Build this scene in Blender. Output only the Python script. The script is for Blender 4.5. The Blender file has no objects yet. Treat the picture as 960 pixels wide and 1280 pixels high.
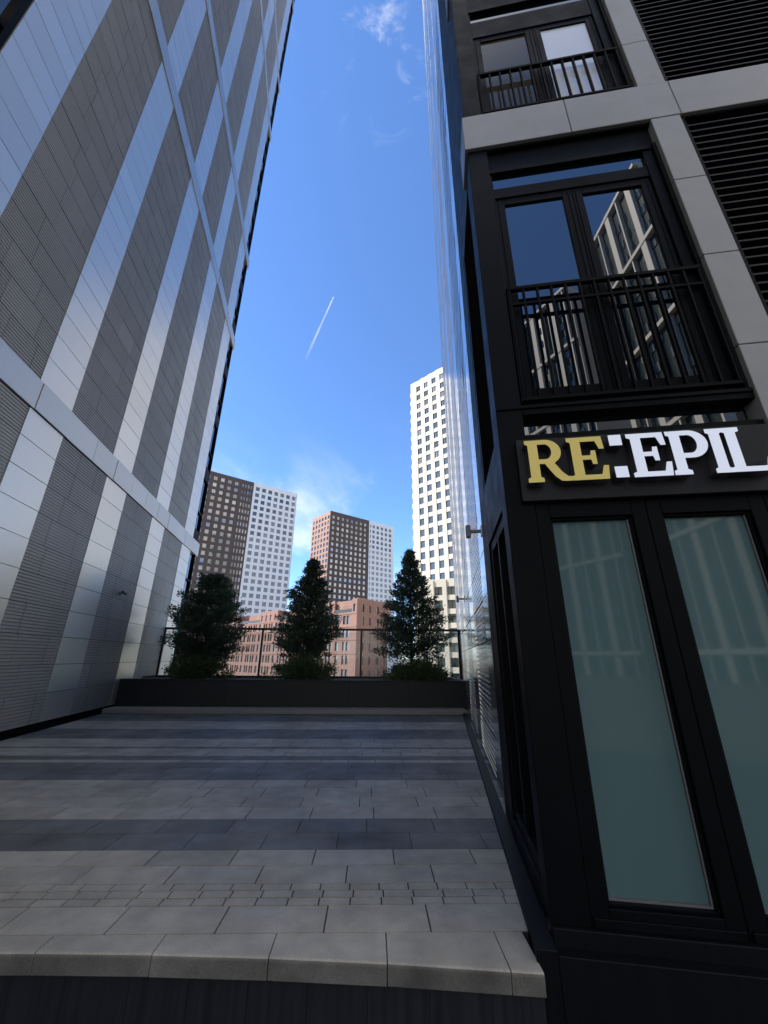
import bpy, math, random
import numpy as np
from mathutils import Vector, Matrix

random.seed(7)
R = math.radians
SC = bpy.context.scene
COL = SC.collection

# ------------------------------------------------------------------ helpers
class MB:
    """collects faces; build() links them as one mesh object"""
    def __init__(s):
        s.v, s.f, s.m, s.t = [], [], [], []
    def face(s, pts, mat=0, tint=0.5):
        n = len(s.v)
        s.v += [tuple(p) for p in pts]
        s.f.append(tuple(range(n, n + len(pts)))); s.m.append(mat); s.t.append(tint)
    def box(s, x0, x1, y0, y1, z0, z1, mat=0, tint=0.5):
        if x0 > x1: x0, x1 = x1, x0
        if y0 > y1: y0, y1 = y1, y0
        if z0 > z1: z0, z1 = z1, z0
        n = len(s.v)
        s.v += [(x0,y0,z0),(x1,y0,z0),(x1,y1,z0),(x0,y1,z0),(x0,y0,z1),(x1,y0,z1),(x1,y1,z1),(x0,y1,z1)]
        for q in ((3,2,1,0),(4,5,6,7),(0,1,5,4),(1,2,6,5),(2,3,7,6),(3,0,4,7)):
            s.f.append(tuple(n + i for i in q)); s.m.append(mat); s.t.append(tint)
    def tube(s, pts, rads, n=8, mat=0):
        rings = []
        for i, p in enumerate(pts):
            p = Vector(p)
            d = (Vector(pts[min(i+1, len(pts)-1)]) - Vector(pts[max(i-1, 0)])).normalized()
            a = d.orthogonal().normalized(); b = d.cross(a)
            base = len(s.v)
            for k in range(n):
                t = 2*math.pi*k/n
                s.v.append(tuple(p + (a*math.cos(t) + b*math.sin(t))*rads[i]))
            rings.append(base)
        for i in range(len(rings)-1):
            for k in range(n):
                k2 = (k+1) % n
                s.f.append((rings[i]+k, rings[i]+k2, rings[i+1]+k2, rings[i+1]+k)); s.m.append(mat); s.t.append(.5)
        s.f.append(tuple(rings[0]+k for k in reversed(range(n)))); s.m.append(mat); s.t.append(.5)
        s.f.append(tuple(rings[-1]+k for k in range(n))); s.m.append(mat); s.t.append(.5)
    def mesh(s, name, mats, tint=False):
        me = bpy.data.meshes.new(name)
        me.from_pydata(s.v, [], s.f)
        for m in (mats if isinstance(mats, (list, tuple)) else [mats]): me.materials.append(m)
        me.polygons.foreach_set('material_index', s.m)
        if tint:
            at = me.attributes.new('tint', 'FLOAT', 'FACE')
            at.data.foreach_set('value', s.t)
        me.update()
        return me
    def build(s, name, mats, parent=None, tint=False, bevel=0, matrix=None):
        o = bpy.data.objects.new(name, s.mesh(name, mats, tint))
        COL.objects.link(o)
        if parent: o.parent = parent
        if matrix: o.matrix_world = matrix
        if bevel:
            b = o.modifiers.new('Bevel', 'BEVEL'); b.width = bevel; b.segments = 1; b.limit_method = 'ANGLE'
        return o

def tag(o, label=None, cat=None, group=None, kind=None):
    if label: o['label'] = label
    if cat: o['category'] = cat
    if group: o['group'] = group
    if kind: o['kind'] = kind
    return o
def empty(name, loc=(0,0,0), rz=0, **k):
    o = bpy.data.objects.new(name, None); COL.objects.link(o)
    o.location = loc; o.rotation_euler = (0, 0, rz); o.empty_display_size = .5
    return tag(o, **k)
def link_mesh(name, me, parent, loc=(0,0,0), rz=0):
    o = bpy.data.objects.new(name, me); COL.objects.link(o)
    o.parent = parent; o.location = loc; o.rotation_euler = (0,0,rz)
    return o
def copy_to(o, parent, loc):
    c = o.copy(); COL.objects.link(c); c.parent = parent; c.location = loc
    return c

# ------------------------------------------------------------------ materials
def new_mat(name):
    m = bpy.data.materials.new(name); m.use_nodes = True
    nt = m.node_tree; p = nt.nodes['Principled BSDF']
    return m, nt, p
def rgba(c): return (c[0], c[1], c[2], 1)
def mat(name, col, rough=.5, metal=0, ior=1.5, var=0.0, vscale=3, bump=0, bscale=30, stretch=(1,1,1), rvar=0, detail=5, spec=None):
    m, nt, p = new_mat(name)
    p.inputs['Base Color'].default_value = rgba(col)
    p.inputs['Roughness'].default_value = rough
    p.inputs['Metallic'].default_value = metal
    p.inputs['IOR'].default_value = ior
    if spec is not None: p.inputs['Specular IOR Level'].default_value = spec
    if var or bump or rvar:
        tc = nt.nodes.new('ShaderNodeTexCoord'); mp = nt.nodes.new('ShaderNodeMapping')
        mp.inputs['Scale'].default_value = stretch
        nt.links.new(tc.outputs['Object'], mp.inputs['Vector'])
    if var or rvar:
        n = nt.nodes.new('ShaderNodeTexNoise'); n.inputs['Scale'].default_value = vscale; n.inputs['Detail'].default_value = detail
        nt.links.new(mp.outputs[0], n.inputs['Vector'])
        if var:
            mx = nt.nodes.new('ShaderNodeMix'); mx.data_type = 'RGBA'
            mx.inputs[6].default_value = rgba([c*(1-var) for c in col]); mx.inputs[7].default_value = rgba([min(1, c*(1+var)) for c in col])
            nt.links.new(n.outputs['Fac'], mx.inputs[0]); nt.links.new(mx.outputs[2], p.inputs['Base Color'])
        if rvar:
            mr = nt.nodes.new('ShaderNodeMapRange'); mr.inputs[3].default_value = rough - rvar; mr.inputs[4].default_value = rough + rvar
            mr.inputs[1].default_value = .3; mr.inputs[2].default_value = .7
            nt.links.new(n.outputs['Fac'], mr.inputs[0]); nt.links.new(mr.outputs[0], p.inputs['Roughness'])
    if bump:
        n2 = nt.nodes.new('ShaderNodeTexNoise'); n2.inputs['Scale'].default_value = bscale; n2.inputs['Detail'].default_value = 3
        b = nt.nodes.new('ShaderNodeBump'); b.inputs['Strength'].default_value = bump; b.inputs['Distance'].default_value = .02
        nt.links.new(mp.outputs[0], n2.inputs['Vector']); nt.links.new(n2.outputs['Fac'], b.inputs['Height']); nt.links.new(b.outputs[0], p.inputs['Normal'])
    return m
def tint_mat(name, lo, hi, rough, metal=0, speckle=0, sscale=160, stain=0, rvar=0, bump=0, bscale=120, spec=.5):
    """base colour runs lo..hi with the per-face 'tint' value, plus grain and irregular stains"""
    m, nt, p = new_mat(name)
    L = nt.links.new
    at = nt.nodes.new('ShaderNodeAttribute'); at.attribute_name = 'tint'
    mx = nt.nodes.new('ShaderNodeMix'); mx.data_type = 'RGBA'
    mx.inputs[6].default_value = rgba(lo); mx.inputs[7].default_value = rgba(hi)
    L(at.outputs['Fac'], mx.inputs[0])
    out = mx.outputs[2]
    tc = nt.nodes.new('ShaderNodeTexCoord')
    def noise(scale, det):
        n = nt.nodes.new('ShaderNodeTexNoise'); n.inputs['Scale'].default_value = scale; n.inputs['Detail'].default_value = det
        L(tc.outputs['Object'], n.inputs['Vector']); return n
    def mul(n, amt, a=.3, b=.7):
        nonlocal out
        mr = nt.nodes.new('ShaderNodeMapRange'); mr.inputs[1].default_value = a; mr.inputs[2].default_value = b
        mr.inputs[3].default_value = 1-amt; mr.inputs[4].default_value = 1+amt
        L(n.outputs['Fac'], mr.inputs[0])
        k = nt.nodes.new('ShaderNodeMix'); k.data_type = 'RGBA'; k.blend_type = 'MULTIPLY'; k.inputs[0].default_value = 1
        L(out, k.inputs[6]); L(mr.outputs[0], k.inputs[7]); out = k.outputs[2]
    if speckle: mul(noise(sscale, 2), speckle)
    if stain:
        mul(noise(1.3, 7), stain); mul(noise(5.5, 6), stain*.6)
    L(out, p.inputs['Base Color'])
    p.inputs['Roughness'].default_value = rough; p.inputs['Metallic'].default_value = metal; p.inputs['Specular IOR Level'].default_value = spec
    if rvar:
        n = noise(2.2, 5); mr = nt.nodes.new('ShaderNodeMapRange'); mr.inputs[1].default_value = .3; mr.inputs[2].default_value = .7
        mr.inputs[3].default_value = rough-rvar; mr.inputs[4].default_value = rough+rvar
        L(n.outputs['Fac'], mr.inputs[0]); L(mr.outputs[0], p.inputs['Roughness'])
    if bump:
        n = noise(bscale, 3); b = nt.nodes.new('ShaderNodeBump'); b.inputs['Strength'].default_value = bump; b.inputs['Distance'].default_value = .01
        L(n.outputs['Fac'], b.inputs['Height']); L(b.outputs[0], p.inputs['Normal'])
    return m
def brick_mat(name, c1, c2, mortar, scale=1.0, rough=.85):
    m, nt, p = new_mat(name); L = nt.links.new
    tc = nt.nodes.new('ShaderNodeTexCoord')
    sep = nt.nodes.new('ShaderNodeSeparateXYZ'); L(tc.outputs['Object'], sep.inputs[0])
    ad = nt.nodes.new('ShaderNodeMath'); ad.operation = 'ADD'; L(sep.outputs[0], ad.inputs[0]); L(sep.outputs[1], ad.inputs[1])
    cb = nt.nodes.new('ShaderNodeCombineXYZ'); L(ad.outputs[0], cb.inputs[0]); L(sep.outputs[2], cb.inputs[1])
    b = nt.nodes.new('ShaderNodeTexBrick'); b.inputs['Scale'].default_value = scale
    b.inputs['Brick Width'].default_value = .3; b.inputs['Row Height'].default_value = .1; b.inputs['Mortar Size'].default_value = .01
    b.inputs['Color1'].default_value = rgba(c1); b.inputs['Color2'].default_value = rgba(c2); b.inputs['Mortar'].default_value = rgba(mortar)
    L(cb.outputs[0], b.inputs['Vector'])
    n = nt.nodes.new('ShaderNodeTexNoise'); n.inputs['Scale'].default_value = .35; n.inputs['Detail'].default_value = 6; L(tc.outputs['Object'], n.inputs['Vector'])
    mr = nt.nodes.new('ShaderNodeMapRange'); mr.inputs[3].default_value = .75; mr.inputs[4].default_value = 1.25; L(n.outputs['Fac'], mr.inputs[0])
    k = nt.nodes.new('ShaderNodeMix'); k.data_type = 'RGBA'; k.blend_type = 'MULTIPLY'; k.inputs[0].default_value = 1
    L(b.outputs['Color'], k.inputs[6]); L(mr.outputs[0], k.inputs[7]); L(k.outputs[2], p.inputs['Base Color'])
    p.inputs['Roughness'].default_value = rough
    return m
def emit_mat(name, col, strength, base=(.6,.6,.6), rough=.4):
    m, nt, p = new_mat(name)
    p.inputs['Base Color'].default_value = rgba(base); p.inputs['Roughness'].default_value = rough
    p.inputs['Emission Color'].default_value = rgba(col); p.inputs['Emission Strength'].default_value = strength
    return m

M = {}
M['panel'] = tint_mat('light_metal_panel', (.76,.725,.665), (.85,.815,.75), .33, metal=.65)
M['ribbed'] = tint_mat('grey_ribbed_metal', (.41,.39,.355), (.475,.45,.415), .5, metal=.22, stain=.04)
M['band'] = tint_mat('band_metal', (.54,.53,.51), (.63,.62,.60), .38, metal=.7)
M['backing'] = mat('dark_backing', (.02,.02,.022), .7)
M['alley'] = tint_mat('alley_metal', (.80,.79,.775), (.88,.87,.855), .12, metal=.85)
M['alleyrib'] = tint_mat('alley_ribbed', (.66,.65,.63), (.74,.73,.71), .18, metal=.8)
M['black'] = mat('black_metal', (.003,.0036,.0048), .5, spec=.06, var=.25, vscale=4, rvar=.07, bump=.03, bscale=60)
M['blackmatt'] = mat('black_matt', (.0035,.004,.005), .6, spec=.06, var=.3, vscale=6)
M['louver'] = mat('louver_black', (.011,.011,.012), .5, spec=.2, var=.2)
M['stone'] = tint_mat('pale_composite', (.25,.25,.25), (.285,.285,.285), .42, speckle=.08, sscale=220, stain=.06, rvar=.08)
M['glass'] = mat('window_glass', (.002,.004,.007), .0, ior=2.3)
def tower_glass(name, c0, c1, c2, ior):
    m, nt, p = new_mat(name); L = nt.links.new
    oi = nt.nodes.new('ShaderNodeObjectInfo'); cr = nt.nodes.new('ShaderNodeValToRGB')
    e = cr.color_ramp.elements; e[0].position = .35; e[0].color = (*c0,1); e[1].position = .95; e[1].color = (*c2,1)
    k = e.new(.62); k.color = (*c1,1)
    L(oi.outputs['Random'], cr.inputs[0]); L(cr.outputs[0], p.inputs['Base Color'])
    p.inputs['Roughness'].default_value = .03; p.inputs['IOR'].default_value = ior
    return m
M['towerglass'] = tower_glass('tower_glass', (.02,.035,.055), (.07,.10,.14), (.34,.37,.40), 2.6)
M['darkglass'] = tower_glass('dark_tower_glass', (.02,.035,.035), (.03,.05,.05), (.10,.12,.12), 1.6)
M['blueglass'] = tower_glass('blue_tower_glass', (.045,.085,.15), (.07,.12,.19), (.22,.26,.31), 1.6)
M['frost'] = mat('frosted_film', (.17,.25,.25), .5, var=.06, vscale=2)
M['blind'] = mat('brown_blind', (.05,.045,.035), .8, var=.1)
M['curtain'] = mat('pale_curtain', (.62,.66,.74), .8)
M['gravel'] = mat('planter_black', (.012,.0125,.014), .6, var=.3, vscale=30, bump=.25, bscale=90)
M['granite_black'] = mat('black_granite', (.004,.0048,.0065), .5, spec=.1, var=.5, vscale=2.5, stretch=(9,9,.6), bump=.05, bscale=300)
M['streaked'] = mat('streaked_black_granite', (.016,.018,.023), .55, var=.85, vscale=1.0, stretch=(26,1,.5), spec=.15, detail=7)
M['slab'] = tint_mat('light_granite', (.29,.265,.215), (.395,.362,.298), .62, speckle=.22, sscale=170, stain=.24, rvar=.1, bump=.12, bscale=260)
M['slabdark'] = tint_mat('dark_granite', (.10,.095,.085), (.155,.147,.132), .62, speckle=.25, sscale=170, stain=.3, rvar=.12, bump=.1, bscale=260)
M['joint'] = mat('joint_sand', (.028,.027,.025), .9)
M['concrete'] = mat('step_concrete', (.30,.29,.27), .75, var=.15, vscale=4, bump=.08)
M['soil'] = mat('soil', (.03,.022,.016), .95, var=.4, vscale=8, bump=.4, bscale=20)
M['asphalt'] = mat('asphalt', (.16,.15,.135), .85, var=.2, vscale=.5)
M['bark'] = mat('bark', (.05,.038,.028), .9, var=.3, vscale=12, bump=.4, bscale=40)
M['steel'] = mat('dark_steel', (.02,.021,.024), .4, metal=.5)
M['lampgrey'] = mat('lamp_grey', (.16,.165,.17), .45, metal=.4)
M['lampplate'] = mat('lamp_plate', (.5,.51,.53), .35, metal=.7)
M['white1'] = mat('cool_white_cladding', (.58,.64,.74), .6, var=.05, vscale=.3)
M['brown'] = brick_mat('brown_brick', (.056,.045,.046), (.082,.063,.063), (.075,.062,.062))
M['pink'] = brick_mat('pink_brick', (.34,.20,.165), (.43,.26,.21), (.36,.27,.23))
M['brick'] = brick_mat('red_brick', (.225,.12,.102), (.285,.155,.13), (.30,.22,.19))
M['white2'] = mat('warm_white_cladding', (.55,.525,.46), .6, var=.04, vscale=.4)
M['white2b'] = mat('cream_spandrel', (.70,.66,.58), .6, var=.05, vscale=.5)
M['rib'] = mat('white_rib', (.66,.62,.56), .6, var=.04, vscale=.4)
M['teal'] = mat('teal_spandrel', (.02,.035,.037), .25, var=.4, vscale=.6)
M['roof'] = mat('roof_grey', (.12,.12,.12), .9)
def leaf_mat(name, lo, hi):
    m, nt, p = new_mat(name); L = nt.links.new
    at = nt.nodes.new('ShaderNodeAttribute'); at.attribute_name = 'tint'
    mx = nt.nodes.new('ShaderNodeMix'); mx.data_type = 'RGBA'; mx.inputs[6].default_value = rgba(lo); mx.inputs[7].default_value = rgba(hi)
    L(at.outputs['Fac'], mx.inputs[0]); L(mx.outputs[2], p.inputs['Base Color'])
    p.inputs['Roughness'].default_value = .55
    tr = nt.nodes.new('ShaderNodeBsdfTranslucent'); L(mx.outputs[2], tr.inputs['Color'])
    ms = nt.nodes.new('ShaderNodeMixShader'); ms.inputs[0].default_value = .22
    out = nt.nodes['Material Output']
    L(p.outputs[0], ms.inputs[1]); L(tr.outputs[0], ms.inputs[2]); L(ms.outputs[0], out.inputs['Surface'])
    return m
M['leaf'] = leaf_mat('needle_leaf', (.056,.09,.056), (.13,.175,.11))
M['leaf2'] = leaf_mat('shrub_leaf', (.055,.095,.04), (.13,.18,.075))
def rail_glass():
    m, nt, p = new_mat('railing_glass'); L = nt.links.new
    nt.nodes.remove(p)
    t = nt.nodes.new('ShaderNodeBsdfTransparent'); t.inputs[0].default_value = (.90,.93,.93,1)
    g = nt.nodes.new('ShaderNodeBsdfGlossy'); g.inputs['Roughness'].default_value = .02
    d = nt.nodes.new('ShaderNodeBsdfDiffuse'); d.inputs[0].default_value = (.6,.62,.62,1)
    fr = nt.nodes.new('ShaderNodeFresnel'); fr.inputs[0].default_value = 1.35
    a = nt.nodes.new('ShaderNodeMixShader'); b = nt.nodes.new('ShaderNodeMixShader'); b.inputs[0].default_value = .09
    L(fr.outputs[0], a.inputs[0]); L(t.outputs[0], a.inputs[1]); L(g.outputs[0], a.inputs[2])
    L(a.outputs[0], b.inputs[1]); L(d.outputs[0], b.inputs[2]); L(b.outputs[0], nt.nodes['Material Output'].inputs['Surface'])
    return m
M['railglass'] = rail_glass()

# ------------------------------------------------------------------ camera
TH, RHO, EYE, F = R(20.4), R(.435), 1.5, 491.0
r0 = Vector((1,0,0)); u0 = Vector((0,-math.sin(TH),math.cos(TH))); fw = Vector((0,math.cos(TH),math.sin(TH)))
rr = r0*math.cos(RHO) + u0*math.sin(RHO); uu = -r0*math.sin(RHO) + u0*math.cos(RHO)
cam = bpy.data.cameras.new('camera'); co = bpy.data.objects.new('camera', cam); COL.objects.link(co)
cam.sensor_fit = 'VERTICAL'; cam.sensor_height = 36; cam.lens = F/1280*36
cam.clip_start = .05; cam.clip_end = 30000
mw = Matrix((rr, uu, -fw)).transposed().to_4x4(); mw.translation = (0,0,EYE)
co.matrix_world = mw
SC.camera = co
def at(az, dist): return Vector((dist*math.sin(R(az)), dist*math.cos(R(az)), 0))

# ------------------------------------------------------------------ light
SUN_AZ, SUN_EL = -95, 47
S = Vector((math.sin(R(SUN_AZ))*math.cos(R(SUN_EL)), math.cos(R(SUN_AZ))*math.cos(R(SUN_EL)), math.sin(R(SUN_EL))))
sl = bpy.data.lights.new('sun', 'SUN'); sl.energy = 3.4; sl.angle = R(.53); sl.color = (1,.945,.86)
so = bpy.data.objects.new('sun', sl); COL.objects.link(so); so.rotation_euler = S.to_track_quat('Z', 'Y').to_euler()
so.location = (0,0,120)
W = bpy.data.worlds.new('World'); SC.world = W; W.use_nodes = True
nt = W.node_tree; L = nt.links.new
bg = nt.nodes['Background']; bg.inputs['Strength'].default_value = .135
sky = nt.nodes.new('ShaderNodeTexSky'); sky.sky_type = 'NISHITA'; sky.sun_disc = False
sky.sun_elevation = R(SUN_EL); sky.sun_rotation = R(SUN_AZ % 360); sky.air_density = 1.0; sky.dust_density = 0; sky.ozone_density = 10.0; sky.altitude = 1000
tc = nt.nodes.new('ShaderNodeTexCoord'); sp = nt.nodes.new('ShaderNodeSeparateXYZ'); L(tc.outputs['Generated'], sp.inputs[0])
def mth(op, a, b=None, clamp=False):
    n = nt.nodes.new('ShaderNodeMath'); n.operation = op; n.use_clamp = clamp
    for i, v in enumerate((a, b)):
        if v is None: continue
        if isinstance(v, (int, float)): n.inputs[i].default_value = v
        else: L(v, n.inputs[i])
    return n.outputs[0]
zz = mth('MAXIMUM', mth('ADD', sp.outputs[2], .06), .03)
cx = nt.nodes.new('ShaderNodeCombineXYZ'); L(mth('DIVIDE', sp.outputs[0], zz), cx.inputs[0]); L(mth('DIVIDE', sp.outputs[1], zz), cx.inputs[1])
mp = nt.nodes.new('ShaderNodeMapping'); mp.inputs['Location'].default_value = (3.1, 1.7, 0); mp.inputs['Rotation'].default_value = (0,0,R(25)); mp.inputs['Scale'].default_value = (1.5, .8, 1)
L(cx.outputs[0], mp.inputs['Vector'])
nz = nt.nodes.new('ShaderNodeTexNoise'); nz.inputs['Scale'].default_value = 1.0; nz.inputs['Detail'].default_value = 9; nz.inputs['Roughness'].default_value = .58; nz.inputs['Distortion'].default_value = .5
L(mp.outputs[0], nz.inputs['Vector'])
def step_(v, a, b, lo=0, hi=1):
    n = nt.nodes.new('ShaderNodeMapRange'); n.interpolation_type = 'SMOOTHSTEP'
    for k, x_ in ((1,a),(2,b),(3,lo),(4,hi)): n.inputs[k].default_value = x_
    L(v, n.inputs[0]); return n.outputs[0]
wisp = step_(nz.outputs['Fac'], .46, .82, 0, .55)
sc2 = nt.nodes.new('ShaderNodeSeparateXYZ'); L(cx.outputs[0], sc2.inputs[0])
low = step_(sc2.outputs[1], 1.25, 2.3)                       # cloud bank towards the horizon ahead
nz2 = nt.nodes.new('ShaderNodeTexNoise'); nz2.inputs['Scale'].default_value = 9; nz2.inputs['Detail'].default_value = 7; nz2.inputs['Roughness'].default_value = .62; nz2.inputs['Distortion'].default_value = .8
mp2 = nt.nodes.new('ShaderNodeMapping'); mp2.inputs['Location'].default_value = (.37,.21,0); L(cx.outputs[0], mp2.inputs['Vector']); L(mp2.outputs[0], nz2.inputs['Vector'])
puff = step_(nz2.outputs['Fac'], .55, .86, 0, .6)           # small torn wisps overhead
dst = nt.nodes.new('ShaderNodeVectorMath'); dst.operation = 'DISTANCE'; dst.inputs[1].default_value = (.04, .30, 0); L(cx.outputs[0], dst.inputs[0])
near = step_(dst.outputs['Value'], .05, .24, 1, 0)
# added unseen cloud overhead and south, behind the camera, to brighten the shaded alley
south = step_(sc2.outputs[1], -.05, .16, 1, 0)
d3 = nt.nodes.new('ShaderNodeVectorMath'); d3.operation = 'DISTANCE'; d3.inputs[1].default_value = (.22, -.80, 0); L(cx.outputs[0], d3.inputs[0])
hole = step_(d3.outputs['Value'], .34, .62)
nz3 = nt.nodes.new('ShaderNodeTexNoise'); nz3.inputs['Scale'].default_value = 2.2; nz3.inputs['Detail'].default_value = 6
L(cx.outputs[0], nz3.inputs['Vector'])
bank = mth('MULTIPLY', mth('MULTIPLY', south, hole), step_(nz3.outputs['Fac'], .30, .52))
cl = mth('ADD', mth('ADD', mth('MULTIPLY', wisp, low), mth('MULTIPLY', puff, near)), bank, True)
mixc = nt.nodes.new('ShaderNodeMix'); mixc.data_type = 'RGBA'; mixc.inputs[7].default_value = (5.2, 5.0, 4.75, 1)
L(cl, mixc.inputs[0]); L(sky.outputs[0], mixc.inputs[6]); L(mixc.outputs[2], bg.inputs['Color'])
SC.view_settings.view_transform = 'Standard'; SC.view_settings.look = 'None'; SC.view_settings.gamma = 1; SC.view_settings.use_curve_mapping = False
SC.view_settings.exposure = 1.3
SC.render.engine = 'CYCLES'
SC.cycles.use_denoising = True; SC.cycles.max_bounces = 7; SC.cycles.caustics_reflective = False; SC.cycles.caustics_refractive = False
SC.cycles.sample_clamp_indirect = 4

# ------------------------------------------------------------------ ground
STREET = -8.0
g = MB(); g.face([(-6000,-6000,STREET),(6000,-6000,STREET),(6000,6000,STREET),(-6000,6000,STREET)])
tag(g.build('ground', M['asphalt']), kind='structure')
POD = -.62
g = MB(); g.box(-70,70,-95,17.2,STREET+.01,POD)
M['paleslab'] = mat('worn_asphalt_paving', (.085,.082,.076), .8, var=.12, vscale=.6)
tag(g.build('lower_pavement', M['paleslab']), kind='structure')

# terrace: sand-jointed slabs; local frame turned by 1.5 degrees, right edge runs to the alley wall
PR = R(1.5)
rows = []      # y0, y1, slab length, kind (0 light, 1 dark)
def add_rows(y0, y1, n, ln, k):
    for i in range(n): rows.append((y0+(y1-y0)*i/n, y0+(y1-y0)*(i+1)/n, ln, k))
add_rows(3.005,3.28,1,.63,0); add_rows(3.28,3.545,3,.205,0); add_rows(3.545,4.067,2,.64,0)
add_rows(4.067,4.735,2,.64,1); add_rows(4.735,6.06,4,.64,0); add_rows(6.06,6.96,3,.64,1); add_rows(6.96,7.14,1,.42,0)
add_rows(7.14,7.40,1,.64,1); add_rows(7.40,7.95,2,.64,0); add_rows(7.95,8.08,1,.42,1); add_rows(8.08,8.83,2,.64,0)
add_rows(8.83,9.94,3,.64,1); add_rows(9.94,11.05,3,.64,0); add_rows(11.05,12.9,5,.64,1)
tp = MB()
tp.box(-12,4.5,3.0,13.5,-.12,-.006,2)
for i, (y0, y1, ln, k) in enumerate(rows):
    x = -11.8 + random.random()*ln
    while x < 3.2:
        gp = .003 if k == 0 else .002; gy = .0055 if ln < .3 else (.0045 if k == 0 else .0025)
        dx = random.uniform(-.01,.01)*ln
        t = min(1, max(0, random.gauss(.5,.2)))
        zt = random.uniform(-.0012,.0012)
        xa, xb = x+gp, x+ln-gp
        a, b = y0+gy, y1-gy
        e = .002
        # chamfered top
        tp.face([(xa+e,a+e,zt),(xb-e,a+e,zt),(xb-e,b-e,zt),(xa+e,b-e,zt)], k, t)
        tp.face([(xa,a,zt-.012),(xb,a,zt-.012),(xb-e,a+e,zt),(xa+e,a+e,zt)], k, t)
        tp.face([(xb,a,zt-.012),(xb,b,zt-.012),(xb-e,b-e,zt),(xb-e,a+e,zt)], k, t)
        tp.face([(xb,b,zt-.012),(xa,b,zt-.012),(xa+e,b-e,zt),(xb-e,b-e,zt)], k, t)
        tp.face([(xa,b,zt-.012),(xa,a,zt-.012),(xa+e,a+e,zt),(xa+e,b-e,zt)], k, t)
        x += ln
t = tp.build('terrace_paving', [M['slab'], M['slabdark'], M['joint']], tint=True); t.rotation_euler = (0,0,PR)
tag(t, kind='structure')
# kerb: rounded coping stones
def kerb_y(x_): return 2.765 - .11*x_ if x_ > 0 else 2.765 - .085*x_ - .018*x_*x_
kb = MB(); x = -11.9
while x < .8:
    ln = .632; xa, xb = x+.003, min(x+ln-.003, .905); tt = random.uniform(.3,.7); jy = random.uniform(-.003,.003)
    def prof_at(xx):
        x_ = max(xx,-2.35); fy = kerb_y(x_) + jy
        return [(3.0,-.092),(3.0,0)] + [(fy+.018+.018*math.cos(a), -.018+.018*math.sin(a)) for a in [R(90),R(115),R(140),R(160),R(180)]] + [(fy+.004,-.092)]
    n = len(kb.v)
    for xx in (xa, xb): kb.v += [(xx, y, z) for y, z in prof_at(xx)]
    m_ = 8
    for j in range(m_):
        j2 = (j+1) % m_
        kb.f.append((n+j, n+j2, n+m_+j2, n+m_+j)); kb.m.append(1 if j in (4,5,6) else 0); kb.t.append(tt)
    kb.f.append(tuple(n+j for j in range(m_))); kb.m.append(0); kb.t.append(tt)
    kb.f.append(tuple(n+m_+j for j in reversed(range(m_)))); kb.m.append(0); kb.t.append(tt)
    x += ln
M['kerbface'] = tint_mat('weathered_granite', (.085,.08,.072), (.13,.124,.112), .8, speckle=.25, sscale=170, stain=.5)
k_ = kb.build('kerb', [M['slab'], M['kerbface']], tint=True); k_.rotation_euler = (0,0,PR)
tag(k_, kind='structure')
rw = MB(); x = -12
while x < .85:
    x2 = min(x+.316, .90); ya, yb = kerb_y(max(x,-2.35))+.02, kerb_y(max(x2,-2.35))+.02
    a, c = x+.001, x2-.001
    for pts in ([(a,ya,POD),(c,yb,POD),(c,yb,-.094),(a,ya,-.094)], [(a,ya,-.094),(c,yb,-.094),(c,2.98,-.094),(a,2.98,-.094)], [(c,2.98,POD),(a,2.98,POD),(a,2.98,-.094),(c,2.98,-.094)], [(a,2.98,POD),(a,ya,POD),(a,ya,-.094),(a,2.98,-.094)], [(c,yb,POD),(c,2.98,POD),(c,2.98,-.094),(c,yb,-.094)]): rw.face(pts)
    x = x2
o = rw.build('retaining_wall', M['streaked']); o.rotation_euler = (0,0,PR)
tag(o, 'streaked black granite retaining wall below the front coping of the terrace', 'wall')

# ------------------------------------------------------------------ right building
RB = empty('black_facade_building', (.95, 2.85, 0), R(-8.5), label='black metal shop building with pale stone bands, balcony windows and a light metal alley wall', cat='building')
b = MB(); b.box(.14,14,.46,15.5,POD,66)
b.build('core', M['backing'], RB)
# ground floor cladding
def part(name, boxes, m, parent=RB, bevel=.004, tint=False):
    q = MB()
    for bx in boxes: q.box(*bx)
    return q.build(name, m, parent, bevel=bevel, tint=tint)
ST = [3.5, 7.72, 11.95]           # storey floors
part('base_plinth', [(-.11,-.0,-.10,15.4,POD,.055,0), (-.0,6.6,-.10,-.03,POD,.035,0), (0,6.6,-.03,.05,POD,.115)], M['granite_black'])
part('corner_post', [(0,.215,.0,.20,.115,66)], M['black'])
part('rear_post', [(0,.14,1.28,1.82,.055,66)], M['black'])
nbay = 7
part('shop_header', [(.216,6.6,.004,.40,2.63,3.24), (.216,6.6,.0,.40,3.43,3.5)], M['black'])
part('transom_glass', [(.22,1.93,.10,.12,3.24,3.43)], M['glass'], bevel=0)
part('shop_backing', [(.216,6.6,.30,.44,.10,2.63), (.216,6.6,.13,.44,3.24,3.43)], M['blackmatt'], bevel=0)
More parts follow.
